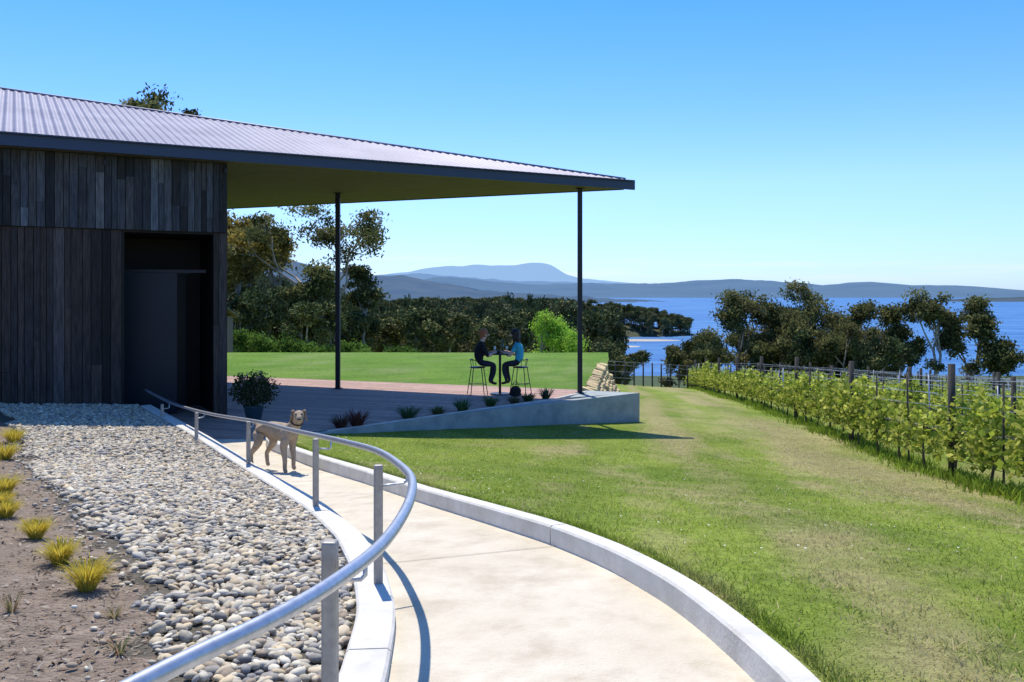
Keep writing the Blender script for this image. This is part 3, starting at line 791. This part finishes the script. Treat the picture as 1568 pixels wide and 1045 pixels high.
def haze(name,c,e_,s,sc,c2=None):  # distance haze painted into the hill materials as a faint glow, no air volume
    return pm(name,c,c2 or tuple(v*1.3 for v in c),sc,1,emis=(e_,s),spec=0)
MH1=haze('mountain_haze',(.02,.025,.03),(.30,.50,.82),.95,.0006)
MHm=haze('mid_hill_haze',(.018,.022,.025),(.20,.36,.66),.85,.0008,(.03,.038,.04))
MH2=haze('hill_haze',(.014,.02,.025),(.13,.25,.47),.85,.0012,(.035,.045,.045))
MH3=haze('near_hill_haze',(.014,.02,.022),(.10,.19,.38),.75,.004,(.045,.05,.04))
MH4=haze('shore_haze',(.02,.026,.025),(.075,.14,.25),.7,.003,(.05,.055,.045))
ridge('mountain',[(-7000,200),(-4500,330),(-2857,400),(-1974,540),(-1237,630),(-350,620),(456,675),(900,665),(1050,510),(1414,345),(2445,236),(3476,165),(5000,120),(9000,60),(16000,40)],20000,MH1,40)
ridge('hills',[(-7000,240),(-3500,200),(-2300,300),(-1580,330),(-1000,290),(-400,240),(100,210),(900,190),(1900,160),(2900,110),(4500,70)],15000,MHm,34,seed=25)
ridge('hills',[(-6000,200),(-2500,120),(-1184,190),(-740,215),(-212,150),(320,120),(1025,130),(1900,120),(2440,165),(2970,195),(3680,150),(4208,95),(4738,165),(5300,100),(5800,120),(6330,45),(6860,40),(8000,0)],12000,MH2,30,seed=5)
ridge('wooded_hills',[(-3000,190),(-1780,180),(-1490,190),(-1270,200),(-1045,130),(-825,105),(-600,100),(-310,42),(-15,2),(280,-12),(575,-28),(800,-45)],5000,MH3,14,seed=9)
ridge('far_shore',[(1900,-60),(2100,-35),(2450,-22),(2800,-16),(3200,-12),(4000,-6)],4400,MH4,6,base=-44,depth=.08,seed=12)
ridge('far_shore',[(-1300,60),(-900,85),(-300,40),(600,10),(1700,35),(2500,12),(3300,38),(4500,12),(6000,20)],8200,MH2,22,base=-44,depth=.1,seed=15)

# ---------------------------------------------------------------- vineyard
def rowx(i,y): return 6.75+2.35*i+.1065*(y-13.6)
M_post=pm('trellis_post',(.03,.03,.03),(.08,.07,.06),5,.8)
for i in range(13):
    rg=np.random.default_rng(200+i)
    y0=max(6.0,(rowx(i,10)-1)/.66); y1=57
    if y0>51: break
    b=Batch()
    off=rg.uniform(0,5)
    ps=[13.6+5.6*k for k in range(-2,9)] if i==0 else [y0+off+5.6*k for k in range(12)]
    for k,y in enumerate(ps):
        if y<y0-1 or y>y1: continue
        x=rowx(i,y);z=G(x,y);hh=1.76 if i==0 else 1.68
        b.tube([(x,y,z-.2),(x+rg.normal(0,.02),y,z+hh)],.055 if i==0 else .045,7)
    y=y0
    while y<y1:
        x=rowx(i,y);z=G(x,y);b.tube([(x,y,z-.1),(x+rg.normal(0,.03),y,z+rg.uniform(1.35,1.65))],.017,4,m=0 if rg.random()<.8 else 2);y+=1.85
    for hz in (.75,1.1,1.3,1.5):
        yy=list(np.arange(y0,y1,3.0));b.tube([(rowx(i,y),y,G(rowx(i,y),y)+hz) for y in yy],.004 if i<3 else .006,4,m=2,cap=False)
    if i==0:
        yy=list(np.arange(y0,y1,3.0))
        for hz in (.3,.5): b.tube([(rowx(i,y)-.03,y,G(rowx(i,y),y)+hz) for y in yy],.005,4,m=0,cap=False)
    y=y0+.4
    while y<y1:
        x=rowx(i,y);z=G(x,y)
        b.tube([(x,y,z-.05),(x+rg.normal(0,.03),y+rg.normal(0,.03),z+.35),(x,y+.05,z+.72)],[.025,.02,.016],5,m=1)
        b.tube([(x,y-.6,z+.72),(x,y,z+.74),(x,y+.6,z+.72)],[.01,.016,.01],5,m=1)
        y+=1.25
    row=empty('vineyard_row')
    b.obj('trellis',[M_post,M_wood,M_galv],row)
    dens=900 if i==0 else (560 if i<3 else (260 if i<7 else 160))
    n=int((y1-y0)*dens)
    y=rg.uniform(y0,y1,n)
    shoot=vn(y,np.full(n,i*7.),.20,i);big=vn(y,np.full(n,i*3.),1.4,i+3)
    vine=.5+.5*np.cos((y-y0-.4)/1.25*2*np.pi)
    keep=rg.random(n)<(.25+.75*vine)*(.2+1.0*shoot)*(.5+.8*big);y=y[keep];shoot=shoot[keep];big=big[keep]
    n=len(y);hgt=rg.beta(1.6,1.9,n)
    z=.28+hgt*(.62+.62*shoot*(.4+big));x=rowx(i,y)+rg.normal(0,.17,n)*(1.25-hgt)
    zz=lawn_z(x,y)+z
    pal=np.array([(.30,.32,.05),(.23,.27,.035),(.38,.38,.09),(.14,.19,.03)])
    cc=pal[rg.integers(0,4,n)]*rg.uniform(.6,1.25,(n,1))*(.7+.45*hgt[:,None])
    sz=.05 if i<2 else (.065 if i<6 else .08)
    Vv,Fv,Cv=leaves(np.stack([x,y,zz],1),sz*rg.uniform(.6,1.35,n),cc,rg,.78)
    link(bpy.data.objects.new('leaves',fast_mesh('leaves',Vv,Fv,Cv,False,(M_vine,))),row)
    n=15000 if i==0 else (4000 if i<3 else 2000)
    y=y0+(y1-y0)*rg.random(n)**1.5;x=rowx(i,y)+rg.normal(0,.22,n)+.35*(vn(y,y*0,.9,i)-.5)
    h=rg.uniform(.04,.20,n)*(.3+1.1*vn(x,y,.5,3))
    gc=np.array([.15,.22,.03])*rg.uniform(.6,1.6,(n,1))+np.array([.06,.04,0])*rg.random((n,1))
    o=blades('under_row_grass',x,y,lawn_z(x,y)-.01,h,gc,M_blade,.005 if i==0 else .012,.4);o.parent=row
b=Batch()
fp=[(5.2+.55*k,49+.25*k) for k in range(11)]
for x,y in fp: b.tube([(x,y,G(x,y)-.2),(x,y,G(x,y)+1.35)],.045,6)
for hz in (.4,.75,1.1,1.3): b.tube([(x,y-.05,G(x,y)+hz) for x,y in fp],.008,4,m=1,cap=False)
b.obj('wire_fence',[M_post,M_galv])

# shed ------------------------------------------------------------------
M_rust=pm('weathered_sheet',(.12,.10,.085),(.20,.17,.14),2,.8)
shed=empty('timber_shed');b=Batch();r=random.Random(2)
x0,x1,yb=-16.2,-13.1,38.5
x=x0
while x<x1: b.bx(x,x+.145,yb,yb+.03,-.9,1.3,(.16*r.uniform(.7,1.3),.125*r.uniform(.8,1.2),.09));x+=.15
y=yb+.04
while y<yb+3: b.bx(x1,x1+.03,y,y+.145,-.9,1.3,(.17,.13,.095));y+=.15
b.bx(x0,x1-.01,yb+.035,yb+3,-.9,1.28,(.03,.03,.03))
b.obj('walls',[M_board],shed)
b=Batch()
b.add([(x0-.3,yb-.35,1.3),(x1+.25,yb-.35,1.3),(x1+.25,yb+1.5,1.75),(x0-.3,yb+1.5,1.75),(x1+.25,yb+3.3,1.3),(x0-.3,yb+3.3,1.3)],[(0,1,2,3),(3,2,4,5)])
o=b.obj('roof',[M_rust],shed);s_=o.modifiers.new('s','SOLIDIFY');s_.thickness=.05

# ---------------------------------------------------------------- skinned figures
def skin_mesh(name,nodes,edges,lab,mats,sub=2,root=0):
    me=bpy.data.meshes.new('tmp');me.from_pydata([n[:3] for n in nodes],edges,[])
    ob=bpy.data.objects.new('tmp',me);COL.objects.link(ob)
    sk=ob.modifiers.new('skin','SKIN');sk.use_smooth_shade=True;sk.branch_smoothing=.6
    for i,n in enumerate(nodes):
        d=me.skin_vertices[0].data[i];d.radius=(n[3],n[4] if len(n)>4 else n[3]);d.use_root=(i==root)
    ss=ob.modifiers.new('sub','SUBSURF');ss.levels=sub;ss.render_levels=sub
    bpy.context.view_layer.update()
    dg=bpy.context.evaluated_depsgraph_get();ev=ob.evaluated_get(dg)
    out=bpy.data.meshes.new_from_object(ev);out.name=name
    bpy.data.objects.remove(ob)
    out.materials.clear()
    for m in mats: out.materials.append(m)
    n=len(out.polygons);c=np.empty(n*3);out.polygons.foreach_get('center',c);c=c.reshape(-1,3)
    best=np.full(n,1e9);mi=np.zeros(n,int)
    for (a,b_),l in zip(edges,lab):
        A=np.array(nodes[a][:3]);B=np.array(nodes[b_][:3]);d=B-A;t=np.clip(((c-A)@d)/max(d@d,1e-9),0,1)
        rr_=nodes[a][3]*(1-t)+nodes[b_][3]*t
        ds=np.linalg.norm(c-(A+t[:,None]*d),axis=1)-rr_*.7
        k=ds<best;best[k]=ds[k];mi[k]=l
    out.polygons.foreach_set('material_index',mi.astype(np.int32));out.polygons.foreach_set('use_smooth',np.ones(n,bool))
    return out
def hand_parts(w,d,side):
    w=Vector(w);d=Vector(d).normalized();s=Vector((0,0,1)).cross(d).normalized()*side;dn=Vector((0,0,-1))
    nodes=[(*w,.020,.020),(*(w+d*.05),.030,.017),(*(w+d*.08),.034,.015)];edges=[(0,1),(1,2)]
    for k,(o,l) in enumerate(((-.027,.062),(-.009,.072),(.009,.067),(.026,.052))):
        b0=w+d*.085+s*o
        i=len(nodes);nodes+=[(*b0,.0095),(*(b0+d*l*.55+dn*.008),.0085),(*(b0+d*l*.9+dn*.026),.007)];edges+=[(2,i),(i,i+1),(i+1,i+2)]
    i=len(nodes);b0=w+d*.035-s*.03;nodes+=[(*b0,.012),(*(b0+d*.035-s*.018+dn*.01),.010),(*(b0+d*.06-s*.02+dn*.02),.008)];edges+=[(1,i),(i,i+1),(i+1,i+2)]
    return nodes,edges
M_skin=pm('skin',(.62,.40,.31),rough=.55);M_blk=pm('black_cloth',(.016,.016,.019),rough=.9);M_teal=pm('teal_cloth',(.05,.38,.50),rough=.85)
M_jean=pm('dark_denim',(.02,.025,.04),rough=.9);M_shoe=pm('shoe',(.02,.015,.012),rough=.5)
M_hred=pm('auburn_hair',(.28,.09,.035),(.40,.15,.06),60,.5);M_hdk=pm('dark_hair',(.015,.01,.008),(.03,.02,.016),60,.45)
M_eye=pm('eye_white',(.7,.7,.7));M_lip=pm('lips',(.4,.12,.1))
def person(name,loc,yaw,top,hair,sleeve,bun,lean,wide=1.0):
    o=empty(name,loc);o.rotation_euler=(0,0,yaw)
    L=lean;k_=wide
    nd=[(0,0,.09,.145*k_,.165*k_),(.01,0,.22,.115*k_,.135*k_),(.04*L,0,.38,.12*k_,.15*k_),(.07*L,0,.50,.088,.13),(.10*L,0,.575,.048),(.13*L,0,.64,.055),(.15*L,0,.71,.080),(.155*L,0,.785,.078)]
    ed=[(0,1),(1,2),(2,3),(3,4),(4,5),(5,6),(6,7)];lb=[1,1,1,1,0,0,0]
    for s in(-1,1):
        i=len(nd)
        nd+=[(.07*L,s*.155,.495,.055*k_),(.13*L,s*.20,.36,.050*k_),(.20,s*.205,.25,.042*k_),(.33,s*.16,.30,.034),(.45,s*.10,.345,.022)]
        ed+=[(3,i),(i,i+1),(i+1,i+2),(i+2,i+3),(i+3,i+4)];lb+=[1,1,1 if sleeve else 0,0,0]
        i=len(nd)
        nd+=[(.10,s*.085,.07,.088),(.25,s*.095,.06,.076),(.38,s*.10,.045,.060),(.37,s*.10,-.14,.052),(.31,s*.10,-.33,.036),(.33,s*.10,-.385,.036),(.44,s*.11,-.40,.030)]
        ed+=[(0,i),(i,i+1),(i+1,i+2),(i+2,i+3),(i+3,i+4),(i+4,i+5),(i+5,i+6)];lb+=[2,2,2,2,2,3,3]
    link(bpy.data.objects.new('body',skin_mesh('body',nd,ed,lb,[M_skin,top,M_jean,M_shoe])),o)
    for s in(-1,1):
        hn,he=hand_parts((.445,s*.10,.345),(1,-s*.35,.02),s)
        link(bpy.data.objects.new('hand',skin_mesh('hand',hn,he,[0]*len(he),[M_skin],1)),o)
    hx=.155*L;b=Batch()
    b.ell((hx-.012,0,.765),(.107,.092,.112),m=0,nu=20,nv=14,keep=lambda v:not(v.x>.035 and v.z<.055 and abs(v.y)<.075) )
    if bun: b.ell((hx-.095,0,.80),(.045,.045,.045));b.ell((hx-.07,0,.70),(.05,.06,.06))
    else:
        b.ell((hx-.065,0,.66),(.06,.085,.15));b.ell((hx-.085,0,.54),(.045,.085,.13))
        for s in(-1,1): b.ell((hx-.01,s*.078,.68),(.045,.022,.12))
    b.obj('hair',[hair],o)
    b=Batch()
    b.ell((hx+.092,0,.725),(.018,.012,.02),m=0)
    for s in(-1,1):
        b.ell((hx+.076,s*.03,.75),(.009,.012,.008),m=1);b.ell((hx+.005,s*.083,.735),(.018,.008,.028),m=0)
        b.ell((hx+.080,s*.03,.75),(.006,.005,.005),m=2)
    b.ell((hx+.078,0,.685),(.010,.022,.006),m=3)
    b.obj('face',[M_skin,M_eye,M_dark,M_lip],o)
    return o
SZ=.66
person('seated_woman',(-.80,20.55,.03+SZ),.25,M_blk,M_hred,True,True,1.1,1.15)
person('seated_woman',(.20,20.60,.03+SZ),math.pi-.35,M_teal,M_hdk,False,False,.9,1.0)
def stool(loc,yaw):
    o=empty('bar_stool',loc);o.rotation_euler=(0,0,yaw);b=Batch()
    b.ell((0,0,SZ-.02),(.19,.19,.022),m=0,nu=20)
    for sx in(-1,1):
        for sy in(-1,1): b.tube([(sx*.12,sy*.12,SZ-.03),(sx*.2,sy*.2,0.005)],.010,8,m=1)
    q=[(-.172,-.172,.25),(.172,-.172,.25),(.172,.172,.25),(-.172,.172,.25),(-.172,-.172,.25)]
    for a,c in zip(q,q[1:]): b.tube([a,c],.007,6,m=1)
    bk=[(-.17*math.cos(t*.9),.19*math.sin(t),SZ+.16) for t in np.linspace(-1.2,1.2,9)]
    b.tube(bk,.010,6,m=1)
    for k in (0,4,8): b.tube([bk[k],(bk[k][0]*.8,bk[k][1]*.8,SZ-.02)],.007,6,m=1)
    b.obj('stool_frame',[M_dark,M_dark],o)
stool((-.80,20.55,.03),.25);stool((.20,20.60,.03),math.pi-.35)
tb=empty('bar_table',(-.28,20.72,.03));b=Batch()
def disc(b,z0,z1,r_,m=0,n=28): b.prism([(r_*math.cos(2*math.pi*k/n),r_*math.sin(2*math.pi*k/n)) for k in range(n)],z0,z1,m=m)
disc(b,.93,.96,.33);disc(b,0.002,.02,.24);b.tube([(0,0,.02),(0,0,.93)],.03,12)
b.obj('table_frame',[M_dark],tb,.003)
b=Batch()
M_glass=pm('bottle_glass',(.02,.05,.02),rough=.1,spec=.6);M_clear=pm('wine_glass',(.6,.65,.6),rough=.08,spec=.6)
b.tube([(.05,.08,.96),(.05,.08,1.14),(.05,.08,1.18),(.05,.08,1.26)],[.036,.036,.014,.013],12,m=0)
for gx,gy in((-.12,-.08),(.16,-.06)):
    b.tube([(gx,gy,.962),(gx,gy,.967),(gx,gy,1.03),(gx,gy,1.06),(gx,gy,1.12)],[.03,.006,.005,.032,.027],12,m=1)
b.box((-.04,-.12,1.0),(.055,0,0),(0,.03,0),(0,0,.038),m=2);b.tube([(-.04,-.15,1.0),(-.04,-.2,1.0)],.028,12,m=2)
b.obj('bottle_glasses_camera',[M_glass,M_clear,M_dark],tb)
b=Batch()
b.ell((0,0,.12),(.13,.07,.125),nu=16);b.ell((0,0,.05),(.14,.08,.05),nu=16)
b.tube([(-.07,0,.2),(-.05,0,.31),(0,0,.35),(.05,0,.31),(.07,0,.2)],.008,6)
o=b.obj('handbag',[M_blk]);o.location=(.08,20.25,.03)

# potted plant ----------------------------------------------------------
pot=empty('potted_shrub',(-4.76,16.35,.03));b=Batch()
b.tube([(0,0,.002),(0,0,.03),(0,0,.26),(0,0,.30),(0,0,.28)],[.11,.13,.18,.195,.16],20);b.obj('pot',[pm('pot_glaze',(.03,.06,.08),rough=.4)],pot)
rg=np.random.default_rng(4);n=3400;q=rg.normal(0,1,(n,3));q/=np.linalg.norm(q,axis=1)[:,None];q*=(rg.random((n,1))**.35)*np.array([.44,.38,.34]);q*=(.65+.55*vn(q[:,0]*3+q[:,2],q[:,1]*3,.35)[:,None])
P=q+np.array([0,0,.58]);cc=np.array([.032,.042,.02])*rg.uniform(.5,1.6,(n,1));fl=rg.random(n)<.07;cc[fl]=(.32,.2,.22)
Vv,Fv,Cv=leaves(P,rg.uniform(.018,.04,n),cc,rg,.5);link(bpy.data.objects.new('foliage',fast_mesh('foliage',Vv,Fv,Cv,False,(M_leaf,))),pot)
b=Batch()
for k in range(9):
    a=k*.7;b.tube([(0,0,.26),(.1*math.cos(a),.1*math.sin(a),.45),(.25*math.cos(a),.22*math.sin(a),.68)],[.012,.009,.005],5)
b.obj('stems',[M_wood],pot)

# dog -------------------------------------------------------------------
M_fur=pm('dog_fur',(.31,.23,.155),(.46,.355,.25),16,.8,.3,90);M_fur2=pm('dog_ear_fur',(.20,.14,.09),(.29,.20,.13),25,.8,.3,90)
dx,dy=-2.84,10.75;t_=(dx-float(xl(dy)))/(float(xr(dy))-float(xl(dy)))
dz=float(zpl(dy))*(1-t_)+float(zpr(dy))*t_
dog=empty('dog',(dx,dy,dz+.003));dog.rotation_euler=(0,0,math.radians(-33));dog.scale=(1.03,1.03,1.0)
ha=math.radians(-42);hd=Vector((math.cos(ha),math.sin(ha),0));hs=Vector((-hd.y,hd.x,0));hb=Vector((.38,-.03,.675))
def hp(f,s,u): return tuple(hb+hd*f+hs*s+Vector((0,0,u)))
nd=[(-.05,0,.50,.10,.115),(-.25,0,.53,.092,.10),(.12,0,.475,.115,.15),(.23,0,.495,.10,.13),(.30,-.005,.585,.078),(.355,-.02,.66,.064),(*hp(0,0,.045),.072,.066),(*hp(.055,0,.04),.060,.058),(*hp(.105,0,.012),.042,.038),(*hp(.16,0,.002),.034,.030),
    (-.33,0,.55,.030),(-.39,0,.54,.018),(-.44,0,.56,.010)]
ed=[(0,1),(0,2),(2,3),(3,4),(4,5),(5,6),(6,7),(7,8),(8,9),(1,10),(10,11),(11,12)]
for s,off in((-1,0.02),(1,-.03)):
    i=len(nd);nd+=[(.20+off,s*.085,.42,.066),(.175+off,s*.092,.31,.044),(.20+off,s*.09,.17,.029),(.197+off,s*.09,.045,.025),(.228+off,s*.09,.022,.028)]
    ed+=[(3,i),(i,i+1),(i+1,i+2),(i+2,i+3),(i+3,i+4)]
    off2=-off*1.5
    i=len(nd);nd+=[(-.25+off2,s*.075,.45,.085),(-.19+off2,s*.088,.34,.058),(-.285+off2,s*.088,.235,.034),(-.335+off2,s*.088,.175,.027),(-.318+off2,s*.088,.045,.024),(-.29+off2,s*.088,.022,.027)]
    ed+=[(1,i),(i,i+1),(i+1,i+2),(i+2,i+3),(i+3,i+4),(i+4,i+5)]
link(bpy.data.objects.new('body',skin_mesh('dogbody',nd,ed,[0]*len(ed),[M_fur])),dog)
b=Batch()
Rm=Matrix(((hd.x,hs.x,0),(hd.y,hs.y,0),(0,0,1)))
for s in(-1,1):
    rot=Rm@Matrix.Rotation(s*.28,3,'X')
    b.ell(hp(-.01,s*.078,.020),(.040,.014,.070),rot,m=0);b.ell(hp(0,s*.064,.078),(.033,.022,.02),rot,m=0)
    b.ell(hp(.098,s*.034,.058),(.010,.010,.010),None,m=1)
b.ell(hp(.190,0,.010),(.014,.019,.014),Rm,m=1)
b.ell(hp(.175,0,-.018),(.012,.02,.004),Rm,m=1)
b.obj('ears_eyes_nose',[M_fur2,M_dark],dog)
b=Batch()
ax=(Vector((.355,-.02,.66))-Vector((.30,-.005,.585))).normalized();c0=Vector((.330,-.012,.627));a1=ax.cross(Vector((0,1,0))).normalized();a2=ax.cross(a1)
b.tube([c0+a1*.074*math.cos(t)+a2*.074*math.sin(t) for t in np.linspace(0,2*math.pi,19)],.008,6);b.obj('collar',[pm('collar_dark',(.05,.02,.02))],dog)
